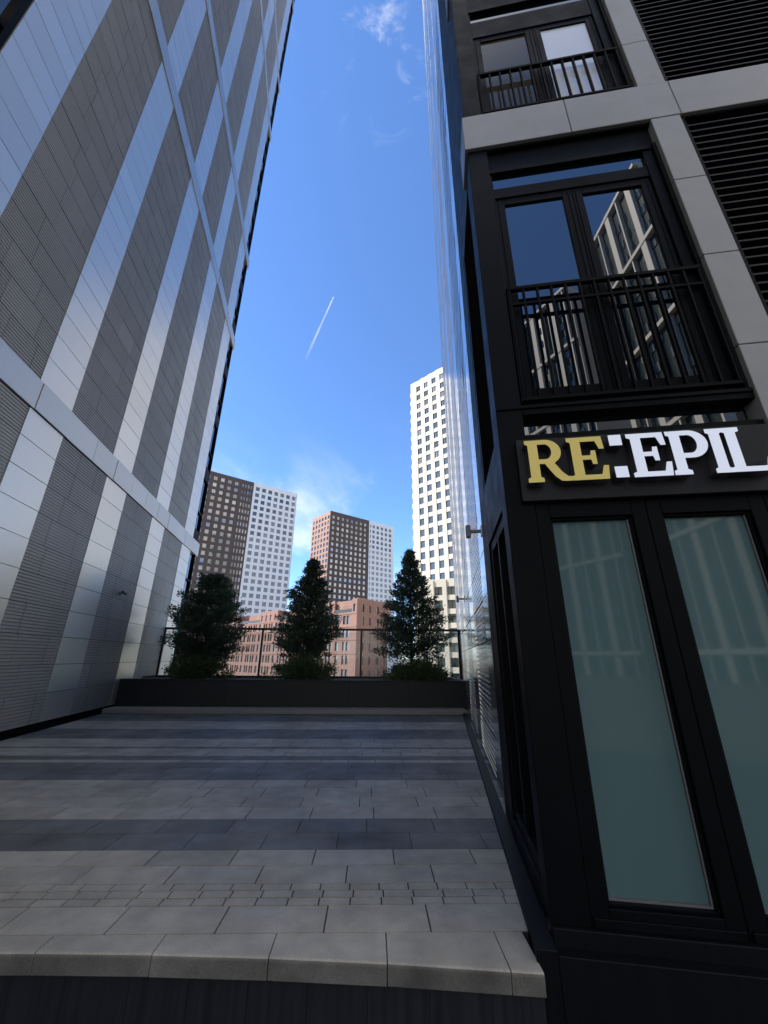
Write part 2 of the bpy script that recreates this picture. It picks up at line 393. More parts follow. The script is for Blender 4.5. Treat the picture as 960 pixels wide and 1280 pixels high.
def shop_window(x0, x1):
    z0, z1 = .116, 2.629
    q = MB(); w = .10
    q.box(x0,x0+w,.01,.12,z0,z1); q.box(x1-w,x1,.01,.12,z0,z1)
    q.box(x0+w,x1-w,.01,.12,z1-w-.02,z1); q.box(x0+w,x1-w,.01,.12,z0,z0+.085)
    # stepped inner bead
    i = .018; X0, X1, Z0, Z1 = x0+w, x1-w, z0+.085, z1-w-.02
    q.box(X0,X0+i,.035,.12,Z0,Z1); q.box(X1-i,X1,.035,.12,Z0,Z1); q.box(X0+i,X1-i,.035,.12,Z1-i,Z1); q.box(X0+i,X1-i,.035,.12,Z0,Z0+i)
    q.box(x0+.012,x1-.012,-.006,.01,z0+.0,z0+.045)
    f = q.build('shop_window', M['black'], RB, bevel=.004)
    p = MB(); p.box(X0+i,X1-i,.075,.09,Z0+i,Z1-i)
    p.build('pane', M['film'], f)
    s_ = MB(); s_.box(X0+i,X1-i,.058,.074,Z0+i,Z0+i+.012); s_.box(X1-i-.010,X1-i,.058,.074,Z0+i+.012,Z1-i); s_.build('bead', M['lampgrey'], f)
def film_mat():
    m, nt, p = new_mat('frosted_shop_glass'); L = nt.links.new
    tc = nt.nodes.new('ShaderNodeTexCoord')
    n = nt.nodes.new('ShaderNodeTexNoise'); n.inputs['Scale'].default_value = 1.2; n.inputs['Detail'].default_value = 4
    mpn = nt.nodes.new('ShaderNodeMapping'); mpn.inputs['Scale'].default_value = (3,1,.6)
    L(tc.outputs['Object'], mpn.inputs[0]); L(mpn.outputs[0], n.inputs['Vector'])
    mx = nt.nodes.new('ShaderNodeMix'); mx.data_type = 'RGBA'; mx.inputs[6].default_value = (.064,.116,.122,1); mx.inputs[7].default_value = (.08,.14,.146,1)
    L(n.outputs['Fac'], mx.inputs[0]); L(mx.outputs[2], p.inputs['Base Color'])
    p.inputs['Roughness'].default_value = .6; p.inputs['Specular IOR Level'].default_value = .1
    p.inputs['Coat Weight'].default_value = .7; p.inputs['Coat Roughness'].default_value = .03; p.inputs['Coat IOR'].default_value = 1.4
    return m
M['film'] = film_mat()
for i in range(8):
    shop_window(.217+.786*i, .217+.786*(i+1)-.004)

# side wall black part, side window, side louver
part('side_cladding', [(.0,.14,.2,1.28,2.66,3.3), (0,.14,.2,1.28,6.9,66), (.004,.14,.2,.3,3.3,6.9), (.004,.14,1.2,1.28,3.3,6.9), (0,.14,.2,1.28,.055,.2)], M['black'])
q = MB(); y0,y1,z0,z1 = .205,1.275,.2,2.655
for (a,c,d,e) in ((y0,y0+.09,z0,z1),(y1-.09,y1,z0,z1),(y0+.09,y1-.09,z1-.1,z1),(y0+.09,y1-.09,z0,z0+.09),(.70,.775,z0+.09,z1-.1)):
    q.box(.02,.12,a,c,d,e)
sw = q.build('side_window', M['black'], RB, bevel=.004)
q = MB(); q.box(.07,.085,y0+.09,y1-.09,z0+.09,z1-.1); q.build('pane', M['glass'], sw)
q = MB(); z = 3.32
while z < 6.88:
    q.face([(.01,.3,z),(.01,1.2,z),(.05,1.2,z+.075),(.05,.3,z+.075)]); q.face([(.01,.3,z),(.05,.3,z-.01),(.05,1.2,z-.01),(.01,1.2,z)]); z += .09
q.box(.06,.12,.3,1.2,3.3,6.9)
q.build('side_louver', M['louver'], RB)

# balcony storeys on the front
def bay(z0, z1, tz, tt, pt, pane_mats, rail2):   # tz, tt transom bottom and top; pt top of the sash panes
    q = MB(); sx = [.245, 1.05, 1.835]
    q.box(.216,.245,.045,.42,z0,tt); q.box(1.835,1.93,.045,.42,z0,tt)
    q.box(.216,1.93,.03,.42,tt,tt+.06); q.box(.245,1.835,.055,.42,pt+.10,tz); q.box(.245,1.835,.045,.42,z0,z0+.12)
    for k in (0,1):
        a, c = sx[k], sx[k+1]; w = .10
        q.box(a+.002,a+w,.07,.38,z0+.122,pt+.098); q.box(c-w,c-.002,.07,.38,z0+.122,pt+.098)
        q.box(a+w,c-w,.07,.38,pt,pt+.098); q.box(a+w,c-w,.07,.38,z0+.122,z0+.22)
        q.box(a+.03,a+.045,.062,.07,z0+.15,pt+.07); q.box(c-.045,c-.03,.062,.07,z0+.15,pt+.07)
    f = q.build('balcony_window', M['black'], RB, bevel=.005)
    p = MB(); p.box(.245,1.835,.075,.09,tz,tt); p.build('transom_pane', M['glass'], f)
    for k in (0,1):
        a, c = sx[k]+.10, sx[k+1]-.10
        p = MB(); p.box(a,c,.09,.105,z0+.22,pt); p.build('pane', M['glass'] if pane_mats is None else pane_mats[k], f)
    part('window_header', [(.216,1.968,.045,.42,tt+.061,z1)], M['black'])
    part('window_reveal', [(1.931,1.968,.012,.30,z0,tt+.06), (.0,1.968,-.015,.044,z0-.035,z0)], M['black'])
    r = MB(); top = z0 + 1.36 if rail2 else z0 + .92
    r.box(.235,1.925,-.01,.035,top-.04,top)
    r.box(.235,1.925,-.005,.03,z0+.05,z0+.085)
    r.box(.223,.235,-.008,.033,z0+.03,top-.002); r.box(1.925,1.937,-.008,.033,z0+.03,top-.002)
    if rail2: r.box(.235,1.925,-.004,.028,top-.23,top-.20)
    ro = r.build('balcony_railing', M['blackmatt'], RB, bevel=.003)
    n = 14
    for i in range(n):
        x = .25 + (1.91-.25)*i/(n-1)
        bb = MB(); bb.box(x-.009,x+.009,-.006,.031 - .003,z0+.085,top-.04); bb.build('baluster', M['blackmatt'], ro)
def blind_or_sky_pane(name, col, ior=1.6):
    m, nt, p = new_mat(name)
    p.inputs['Base Color'].default_value = rgba(col); p.inputs['Roughness'].default_value = .8; p.inputs['Specular IOR Level'].default_value = 0
    p.inputs['Coat Weight'].default_value = 1; p.inputs['Coat Roughness'].default_value = 0; p.inputs['Coat IOR'].default_value = ior
    return m
M['pane_brown'] = blind_or_sky_pane('pane_brown_blind', (.06,.052,.038), 1.28); M['pane_pale'] = blind_or_sky_pane('pane_pale_sky_reflection', (.72,.76,.85))  # pale pane: reflected bright sky put into the base colour; brown pane: blind
bay(3.52, 7.04, 6.44, 6.68, 6.18, None, True)
bay(7.74, 11.3, 10.14, 10.38, 9.62, (M['pane_brown'], M['pane_pale']), False)
bay(12.0, 15.5, 14.6, 14.85, 14.3, None, False)
# stone bands and piers with open joints
for zb, zt in ((7.07,7.70),(11.33,11.96),(15.53,16.16)):
    xs = [-.035, 1.15, 2.28, 3.5, 4.7, 5.9, 6.6]
    q = MB()
    for a, c in zip(xs[:-1], xs[1:]): q.box(a+.004,c-.004,-.035,.40,zb,zt,0,random.uniform(.3,.7))
    q.build('stone_band', [M['stone']], RB, bevel=.004, tint=True)
    part('band_soffit', [(0,6.6,.0,.44,zb-.03,zb-.001)], M['blackmatt'], bevel=0)
for z0, z1, js in ((2.7,7.068,(3.93,4.97,6.03)),(7.702,11.328,(8.62,9.77,10.9)),(11.962,15.528,(13.1,14.3))):
    zs = [z0]+list(js)+[z1]
    q = MB()
    for a, c in zip(zs[:-1], zs[1:]): q.box(1.97,2.262,-.03,.30,a+.004,c-.004,0,random.uniform(.3,.7))
    q.build('stone_pier', [M['stone']], RB, bevel=.004, tint=True)
for z0, z1 in ((3.5,7.04),(7.702,11.3),(11.962,15.5)):
    q = MB(); z = z0+.05
    q.box(2.264,2.31,-.01,.30,z0,z1); q.box(6.5,6.6,-.01,.30,z0,z1); q.box(2.31,6.5,.21,.30,z1-.06,z1)
    fr = q.build('louver_frame', M['black'], RB, bevel=.003)
    q = MB()
    while z < z1-.06:
        q.face([(2.31,.0,z),(6.5,.0,z),(6.5,.085,z+.085),(2.31,.085,z+.085)])
        q.face([(2.31,.0,z),(2.31,.085,z+.075),(6.5,.085,z+.075),(6.5,.0,z)])
        q.face([(2.31,.0,z),(6.5,.0,z),(6.5,.0,z-.018),(2.31,.0,z-.018)])
        z += .105
    q.box(2.31,6.5,.12,.2,z0,z1)
    q.build('louver_slats', M['louver'], fr)
part('upper_cladding', [(.216,6.6,.02,.44,16.17,66)], M['black'], bevel=0)
part('right_flank', [(6.6,6.75,.0,.46,POD,66)], M['black'], bevel=0)

# ------------------------------------------------------------------ metal cladding generator (vertical stripes of smooth and ribbed panels)
def smooth_panels(q, s0, s1, z0, z1, pitch=.575, axis='y', off=0, out=1, z_origin=0, tilt=.0035, mi=0):
    """panels on the plane x=off facing out*x, running along y from s0 to s1"""
    k0 = math.floor((z0-z_origin)/pitch); z = z_origin + k0*pitch
    while z < z1-1e-4:
        a, c = max(z, z0), min(z+pitch, z1)
        if c-a > .03:
            g_ = .006; t1, t2 = random.gauss(0,tilt), random.gauss(0,tilt*.6)
            hz, hs = (c-a)/2, (s1-s0)/2
            P = []
            for (y, zz_, sy, sz) in ((s0+g_, a+g_, -1,-1),(s1-g_, a+g_, 1,-1),(s1-g_, c-g_, 1,1),(s0+g_, c-g_, -1,1)):
                P.append((off + out*(t1*sz*hz + t2*sy*hs), y, zz_))
            Bk = [(off-out*.025, p[1], p[2]) for p in P]
            t_ = min(1, max(0, random.gauss(.5,.22)))
            def F_(l): q.face(l if out > 0 else l[::-1], mi, t_)
            F_([P[0],P[1],P[2],P[3]])
            for i in range(4):
                j = (i+1) % 4
                F_([Bk[i],Bk[j],P[j],P[i]])
        z += pitch
def ribbed_panels(q, s0, s1, z0, z1, pitch=.575, ribs=9, off=0, out=1, z_origin=0, depth=.014, length=.95, mi=0):
    k0 = math.floor((z0-z_origin)/pitch); z = z_origin + k0*pitch
    while z < z1-1e-4:
        a, c = max(z, z0), min(z+pitch, z1)
        if c-a > .03:
            cuts = [s0]; y = s0 + random.uniform(.35,1)*length
            while y < s1-.25: cuts.append(y); y += length*random.uniform(.75,1.1)
            cuts.append(s1)
            for y0, y1 in zip(cuts[:-1], cuts[1:]):
                g_ = .004; t_ = min(1, max(0, random.gauss(.5,.25))); ya, yb = y0+g_, y1-g_
                rp = pitch/ribs; zz_ = a+g_
                t1 = random.gauss(0,.002)
                while zz_ < c-g_-.01:
                    ze = min(zz_+rp, c-g_); m1, m2, m3 = zz_+rp*.58, zz_+rp*.68, zz_+rp*.92
                    m1, m2, m3 = min(m1,ze), min(m2,ze), min(m3,ze)
                    X0 = off+out*t1; X1 = off-out*depth
                    for (za, xa, zb, xb) in ((zz_,X0,m1,X0),(m1,X0,m2,X1),(m2,X1,m3,X1),(m3,X1,ze,X0)):
                        if zb-za < 1e-5: continue
                        l = [(xa,ya,za),(xa,yb,za),(xb,yb,zb),(xb,ya,zb)]
                        q.face(l if out > 0 else l[::-1], mi, t_)
                    zz_ += rp
        z += pitch

# alley wall of the right building (faces -x in its local frame)
s = 1.82; stripes = [(1.82,2.95,0),(2.95,4.98,1),(4.98,6.0,0),(6.0,8.1,1),(8.1,9.2,0),(9.2,11.3,1),(11.3,12.4,0),(12.4,14.4,1),(14.4,15.5,0)]
part('wall_backing', [(.10,.14,1.82,15.5,.06,66)], M['backing'], bevel=0)
for a, c, k in stripes:
    q = MB()
    if k: ribbed_panels(q, a, c, .06, 20, off=.055, out=-1, pitch=.575, ribs=8, depth=.02)
    else: smooth_panels(q, a, c, .06, 66, off=.055, out=-1, tilt=.005)
    if k: smooth_panels(q, a, c, 20, 66, off=.065, out=-1, tilt=.004)
    q.build('ribbed_panel' if k else 'metal_panel', [M['alleyrib'] if k else M['alley']], RB, tint=True)
part('end_trim', [(.04,.14,15.5,15.56,.06,66)], M['lampplate'], bevel=0)

# wall lamps on the alley wall
def lamp_proto():
    r = empty('wall_lamp')
    q = MB(); q.box(-.012,.0,-.055,.055,-.075,.075); q.build('mounting_plate', M['lampplate'], r, bevel=.003)
    q = MB(); q.box(-.15,-.012,-.022,.022,-.02,.02); q.build('arm', M['lampgrey'], r, bevel=.002)
    q = MB(); q.box(-.215,-.15,-.045,.045,-.085,.085); q.build('lamp_head', M['lampgrey'], r, bevel=.006)
    return r
mwr = Matrix.Translation((.95,2.85,0)) @ Matrix.Rotation(R(-8.5),4,'Z')
for i, (s_, z_, lab) in enumerate(((2.35,3.15,'nearer, larger looking grey T shaped lamp on the alley wall by the black post'),
                                   (7.9,3.0,'farther grey T shaped lamp on the alley wall, close to the glass railing'))):
    r = lamp_proto(); r.matrix_world = mwr @ Matrix.Translation((.052,s_,z_)); tag(r, lab, 'wall lamp', 'lamps along the alley wall')

# ------------------------------------------------------------------ shop sign
SG = empty('shop_sign', (.95,2.85,2.63), R(-8.5), label='dark sign board with raised gold and white slab serif letters over the shop windows', cat='sign')
q = MB(); q.box(.12,2.3,-.05,-.012,0,.535); q.build('sign_board', mat('sign_grey', (.0125,.013,.015), .5, var=.15, spec=.2), SG, bevel=.004)
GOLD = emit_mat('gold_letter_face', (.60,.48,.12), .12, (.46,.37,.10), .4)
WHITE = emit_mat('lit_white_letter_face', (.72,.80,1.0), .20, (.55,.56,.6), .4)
SIDE = mat('letter_return_grey', (.075,.075,.08), .5)
def arc(cx_, cy_, rx, ry, a0, a1, n=14): return [(cx_+rx*math.cos(R(a0+(a1-a0)*i/n)), cy_+ry*math.sin(R(a0+(a1-a0)*i/n))) for i in range(n+1)]
GL = {
 'I': [[(0,0),(.31,0),(.31,.09),(.255,.12),(.255,.88),(.31,.91),(.31,1),(0,1),(0,.91),(.055,.88),(.055,.12),(0,.09)]],
 'L': [[(0,0),(.76,0),(.79,.30),(.69,.30),(.63,.11),(.26,.11),(.26,.88),(.33,.91),(.33,1),(0,1),(0,.91),(.06,.88),(.06,.12),(0,.09)]],
 'E': [[(0,0),(.73,0),(.76,.31),(.66,.31),(.60,.11),(.27,.11),(.27,.46),(.44,.46),(.46,.35),(.55,.35),(.55,.67),(.46,.67),(.44,.56),(.27,.56),(.27,.89),(.57,.89),(.63,.70),(.73,.70),(.71,1),(0,1),(0,.91),(.07,.88),(.07,.12),(0,.09)]],
 'P': [[(0,0),(.33,0),(.33,.09),(.26,.12),(.26,.37),(.42,.37)]+arc(.42,.685,.33,.315,-80,80)+[(.42,1),(0,1),(0,.91),(.06,.88),(.06,.12),(0,.09)],
       [(.26,.48)]+arc(.40,.685,.145,.205,-90,90)+[(.26,.89)]],
 'R': [[(0,0),(.32,0),(.32,.09),(.26,.12),(.26,.42),(.37,.42),(.55,.12),(.66,.01),(.76,0),(.89,0),(.89,.10),(.80,.11),(.70,.21),(.57,.43)]+arc(.42,.70,.31,.30,-48,80)+[(.42,1),(0,1),(0,.91),(.06,.88),(.06,.12),(0,.09)],
       [(.26,.53)]+arc(.40,.71,.135,.18,-90,90)+[(.26,.89)]],
 'dot': [[(0,0),(.25,0),(.25,.25),(0,.25)]],
}
def letter(name, key, x, z, hgt, face, yb=-.05, depth=.085, sx=1.0):
    cu = bpy.data.curves.new(name, 'CURVE'); cu.dimensions = '2D'; cu.fill_mode = 'BOTH'; cu.extrude = depth/2
    for pl in GL[key]:
        sp_ = cu.splines.new('POLY'); sp_.points.add(len(pl)-1); sp_.use_cyclic_u = True
        for i, (px, py) in enumerate(pl): sp_.points[i].co = (px*hgt*sx, py*hgt, 0, 1)
    tmp = bpy.data.objects.new('tmp', cu); COL.objects.link(tmp)
    dg = bpy.context.evaluated_depsgraph_get()
    me = bpy.data.meshes.new_from_object(tmp.evaluated_get(dg)); me.name = name
    bpy.data.objects.remove(tmp)
    me.materials.clear(); me.materials.append(face); me.materials.append(SIDE)
    for v in me.vertices:
        px, py, pz = v.co; v.co = (px, -pz, py)
    me.update()
    for p in me.polygons: p.material_index = 0 if (abs(p.normal.y) > .9 and p.center.y < 0) else 1
    o = bpy.data.objects.new(name, me); COL.objects.link(o); o.parent = SG; o.location = (x, yb-depth/2, z)
    return o
H_ = .358; zb = 2.745-2.63
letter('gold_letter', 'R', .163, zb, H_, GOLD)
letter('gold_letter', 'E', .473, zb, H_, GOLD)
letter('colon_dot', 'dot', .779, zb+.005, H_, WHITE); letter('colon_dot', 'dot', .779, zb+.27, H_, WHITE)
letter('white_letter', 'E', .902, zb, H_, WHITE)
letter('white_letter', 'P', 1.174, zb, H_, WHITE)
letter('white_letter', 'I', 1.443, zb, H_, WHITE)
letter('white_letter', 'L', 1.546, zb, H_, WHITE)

# ------------------------------------------------------------------ left building
LB = empty('metal_clad_tower', (-7.08, 8.32, 0), R(10), label='tall tower clad in smooth silver and ribbed grey metal strips left of the terrace', cat='building')
TOP = 61
b = MB(); b.box(-20,-.32,-13.9,9.8,POD,TOP); b.build('core', M['backing'], LB)
b = MB(); b.box(-.30,-.045,-5.05,8.88,0,TOP); b.box(-.30,-.045,-13.9,-7.0,0,TOP); b.build('wall_backing', M['backing'], LB)
b = MB(); b.box(-.30,-.018,-13.9,9.8,POD,.165); b.build('base_plinth', M['blackmatt'], LB)
light = [(-5.05,-3.96),(-2.05,-.95),(1.03,2.22),(4.25,5.47),(7.6,8.88),(-8.2,-7.0),(-11.4,-10.3)]
grey = [(-3.96,-2.05),(-.95,1.03),(2.22,4.25),(5.47,7.6),(-10.3,-8.2),(-13.9,-11.4)]
bands = [(5.93,6.53),(18.2,18.86),(24.7,25.35),(38.0,38.65),(44.5,45.1),(57.5,58.1)]
segs = []; z = .17
for a, c in bands: segs.append((z, a-.005)); z = c+.005
segs.append((z, TOP))
for s0, s1 in light:
    for z0, z1 in segs:
        q = MB(); smooth_panels(q, s0, s1, z0, z1, z_origin=6.535 if z0 > 6 else .17)
        q.build('metal_panel', [M['panel']], LB, tint=True)
for s0, s1 in grey:
    for z0, z1 in segs:
        q = MB()
        if s0 < -8: smooth_panels(q, s0, s1, z0, z1, off=-.012)
        else: ribbed_panels(q, s0, s1, z0, z1, off=-.008, z_origin=6.535 if z0 > 6 else .17)
        q.build('ribbed_panel', [M['ribbed']], LB, tint=True)
for a, c in bands:
    q = MB(); y = -13.9
    while y < 9.95:
        y2 = min(y+1.085, 10.0); t1 = random.gauss(0,.004)
        q.box(-.25, .03+t1, y+.004, y2-.004, a, c, 0, random.uniform(.2,.8)); y = y2
    q.box(-3, -.25, 9.82, 10.0, a, c, 0, .5)
    q.build('band', [M['band']], LB, tint=True, bevel=.004)
# glazed columns at the corner and at the near end
for s0, s1 in ((8.88,9.82),(-7.0,-5.05)):
    z = .17
    lv = 0
    while z < TOP-1:
        zt = min(z+3.16, TOP)
        q = MB(); fx = -.02
        q.box(-.28,fx,s0+.004,s0+.10,z,zt); q.box(-.28,fx,s1-.10,s1-.002,z,zt)
        q.box(-.28,fx-.004,s0+.10,s1-.10,z,z+.55); q.box(-.28,fx-.01,s0+.10,s1-.10,zt-.08,zt); q.box(-.28,fx-.01,s0+.10,s1-.10,z+1.35,z+1.42)
        f = q.build('corner_window', M['black'], LB)
        p = MB(); p.box(-.22,-.10,s0+.10,s1-.10,z+.55,zt-.08); p.build('pane', M['glass'], f)
        z = zt
q = MB()
for i in range(24):
    z = .6+3.16*i; q.box(-1.4,-.35,9.8,9.93,z,z+2.1)
q.build('end_windows', M['glass'], LB)
sp_ = empty('wall_spotlight', label='tiny grey spotlight fixed low on the ribbed metal cladding of the left tower', cat='wall lamp')
sp_.matrix_world = Matrix.Translation((-7.08,8.32,0)) @ Matrix.Rotation(R(10),4,'Z') @ Matrix.Translation((.012,3.26,3.2))
q = MB(); q.box(-.01,.012,-.05,.05,-.05,.05); q.build('mounting_plate', M['lampgrey'], sp_)
q = MB(); q.tube([(.012,0,0),(.09,0,.03)],[.014,.014]); q.build('arm', M['lampgrey'], sp_)
q = MB(); q.tube([(.08,-.07,.05),(.10,.09,.02)],[.04,.05],10); q.build('lamp_head', M['lampgrey'], sp_)

# ------------------------------------------------------------------ step, planter, railing
st = MB(); st.box(-8.3,2.75,12.35,12.98,0.004,.12)
o = st.build('step', M['concrete'], bevel=.01); o.rotation_euler = (0,0,PR); tag(o, 'low pale concrete step running along the foot of the black planter', 'step')
def PLY(x): return 12.95 + .026*(x+2.5)
PL = empty('planter', (-2.7,14.4,0), PR, label='long black planter box with trees and shrubs at the end of the terrace', cat='planter')
q = MB(); PX0, PX1 = -5.62, 5.28

npn = 6
for i in range(npn):
    a = PX0+(PX1-PX0)*i/npn; c = PX0+(PX1-PX0)*(i+1)/npn
    q.box(a+.003,c-.003,-1.45,-1.32,.0,.835)
q.box(PX0,PX1,-1.44,-1.30,0,.83); q.box(PX0,PX1,-1.47,-1.28,.836,.862)
q.box(PX0,PX1,1.25,1.38,.0,.86); q.box(PX0,PX0+.15,-1.30,1.25,0,.86); q.box(PX1-.15,PX1,-1.30,1.25,0,.86)
q.build('planter_wall', M['gravel'], PL, bevel=.006)
q = MB(); q.box(PX0+.15,PX1-.15,-1.30,1.25,.2,.80); q.build('soil', M['soil'], PL)

GR = empty('glass_railing', (-2.7,15.82,.62), 0, label='glass balustrade with thin dark posts and rail behind the planter trees', cat='railing')
px = [-5.72,-1.93,1.87,5.62]
q = MB()
q.box(px[0],px[-1]+.03,-.035,.035,1.86,1.94); q.build('top_rail', M['steel'], GR, bevel=.004)
for i, x in enumerate(px):
    w = .06 if i == 0 else (.055 if i == 3 else .038)
    q = MB(); q.box(x-w,x+w,-.035,.035,-1.2,1.858); q.build('post', M['steel'], GR, bevel=.003)
for a, c in zip(px[:-1], px[1:]):
    q = MB(); q.box(a+.07,c-.06,-.008,.008,.06,1.80); q.build('glass_panel', M['railglass'], GR)
q = MB(); q.box(px[0],px[-1],-.03,.03,.0,.05); q.build('bottom_rail', M['steel'], GR)

# ------------------------------------------------------------------ vegetation
rng = np.random.default_rng(11)
def leaves_mesh(name, P, D, size, mat_, aspect=.45, tints=None, spread=.9):
    """one small bent-free leaf quad per point P, pointing roughly along D"""
    n = len(P)
    D = D + rng.normal(0, spread*.5, (n,3)); D /= np.linalg.norm(D, axis=1)[:,None]
    Rn = rng.normal(0,1,(n,3)); B = np.cross(D, Rn); B /= np.linalg.norm(B, axis=1)[:,None]
    ln = size*rng.uniform(.6,1.35,n)[:,None]; w = ln*aspect
    v = np.empty((n,4,3)); v[:,0] = P; v[:,1] = P + D*ln*.5 + B*w*.5; v[:,2] = P + D*ln; v[:,3] = P + D*ln*.5 - B*w*.5
    me = bpy.data.meshes.new(name)
    me.vertices.add(n*4); me.vertices.foreach_set('co', v.reshape(-1))
    me.loops.add(n*4); me.loops.foreach_set('vertex_index', np.arange(n*4, dtype=np.int32))
    me.polygons.add(n); me.polygons.foreach_set('loop_start', np.arange(0,n*4,4,dtype=np.int32)); me.polygons.foreach_set('loop_total', np.full(n,4,dtype=np.int32))
    me.materials.append(mat_); me.update(calc_edges=True)
    at_ = me.attributes.new('tint','FLOAT','FACE'); at_.data.foreach_set('value', (tints if tints is not None else rng.uniform(0,1,n)).astype(np.float32))
    me.validate()
    return me
def tree(loc, height, radius, prof, label, nbr=130, leafn=120, bare=.19, bias=0.0):
    ph = rng.uniform(0,6,6)
    r = empty('evergreen_tree', loc, rng.uniform(0,6), label=label, cat='tree', group='evergreen trees in the planter')
    tm = MB(); pts = []; 
    for i in range(7):
        t = i/6; pts.append((rng.normal(0,.015)*(i>0), rng.normal(0,.015)*(i>0), height*.95*t))
    tm.tube(pts, [.055*(1-.85*i/6)+.006 for i in range(7)], 8)
    P, D, T = [], [], []
    for i in range(nbr):
        t = bare + (1-bare)*((i+.5)/nbr)**1.05
        a = i*2.39996 + rng.uniform(-.35,.35)
        rad = radius*prof(t)*(rng.uniform(.70,1.04) if rng.uniform() < .8 else rng.uniform(1.0,1.12))
        rad *= 1 + .08*math.sin(2*a+ph[0]+5*t) + .08*math.sin(3*a+ph[1]-7*t) + .06*math.sin(a+ph[2]+11*t)
        z0 = height*t - rad*.25
        rise = rad*rng.uniform(.15,.55) + (.12 if t > .85 else 0)
        b0 = np.array([0,0,z0]); b1 = np.array([math.cos(a)*rad, math.sin(a)*rad, min(z0+rise, height*1.0)])
        tm.tube([b0, b0*.5+b1*.5+np.array([0,0,-.03*rad]), b1], [.014,.009,.003], 4)
        n = int(leafn*(.35+.65*min(1, rad/radius)))
        u = rng.uniform(.18,1.04,n)**.75
        c = b0 + (b1-b0)*u[:,None]
        th = .035 + .10*rad*(1.15-u*.85)
        off = rng.normal(0,1,(n,3))*th[:,None]; off[:,2] *= .65
        P.append(c+off); d = (b1-b0)/(np.linalg.norm(b1-b0)+1e-6)
        D.append(np.tile(d+np.array([0,0,.45]),(n,1)) + off*2)
        T.append(np.clip(rng.normal(.35+.25*rng.uniform(-1,1),.2,n)+.25*(u>.85),0,1))
    # leader shoot
    n = 160; zt = rng.uniform(.86,1.03,n)*height
    P.append(np.stack([rng.normal(0,.035,n)*(1.4-zt/height)*4, rng.normal(0,.035,n)*(1.4-zt/height)*4, zt],1)); D.append(np.tile([0,0,1.],(n,1))+rng.normal(0,.4,(n,3))); T.append(rng.uniform(.3,1,n))
    tm.build('trunk', M['bark'], r)
    P = np.concatenate(P); D = np.concatenate(D); T = np.concatenate(T)
    o = bpy.data.objects.new('crown', leaves_mesh('crown', P, D, .085, M['leaf'], .42, T)); COL.objects.link(o); o.parent = r
    return r
oval = lambda t: max(.10, math.sin(math.pi*min(1, max(.02,t*.98-.02))**.85))**.7
cone = lambda t: max(.05, min(1, (t-.02)/.32)**.7 * (1-t)**.72 * 1.30)
cone2 = lambda t: max(.05, min(1, (t-.02)/.30)**.7 * (1-t)**.85 * 1.38)
tree((-6.18,14.4,.78), 3.45, 1.22, oval, 'rounded bushy evergreen tree in the planter beside the left tower', 170, 260)
tree((-2.62,14.4,.78), 4.08, 1.16, cone, 'middle conical evergreen tree in the planter, in front of the brick block', 175, 250)
tree((.98,14.4,.78), 4.45, 1.34, cone2, 'tallest slender tipped evergreen tree in the planter beside the alley wall', 175, 240)
def shrub(loc, rx, ry, hgt, label):
    r = empty('shrub', loc, 0, label=label, cat='shrub', group='low shrubs in the planter')
    tm = MB()
    P, D, T = [], [], []
    for i in range(70):
        a = rng.uniform(0,2*math.pi); e = rng.uniform(.05,1)**.8*math.pi/2
        k = rng.uniform(.8,1.08)
        tip = np.array([rx*math.cos(a)*math.cos(e), ry*math.sin(a)*math.cos(e), hgt*math.sin(e)])*k
        tm.tube([(tip[0]*.12, tip[1]*.12, 0), tuple(tip*.55+np.array([0,0,.06])), tuple(tip)], [.008,.005,.002], 4)
        n = 190; u = rng.uniform(.3,1.05,n)**.6
        c = tip*u[:,None]; off = rng.normal(0,.075,(n,3)); P.append(c+off); D.append(np.tile(tip/np.linalg.norm(tip)+np.array([0,0,.5]),(n,1)))
        T.append(np.clip(rng.normal(.4,.25,n),0,1))
    P = np.concatenate(P); P[:,2] = np.abs(P[:,2])
    tm.build('stems', M['bark'], r)
    o = bpy.data.objects.new('foliage', leaves_mesh('foliage', P, np.concatenate(D), .075, M['leaf2'], .4, np.concatenate(T))); COL.objects.link(o); o.parent = r
shrub((-6.02,13.75,.80), 1.27, .62, .60, 'low mounded shrub under the rounded tree beside the left tower')
shrub((-2.62,13.75,.80), 1.27, .62, .60, 'low mounded shrub under the middle conical tree')
shrub((1.12,13.75,.80), 1.15, .62, .52, 'low mounded shrub under the tallest tree by the alley wall')

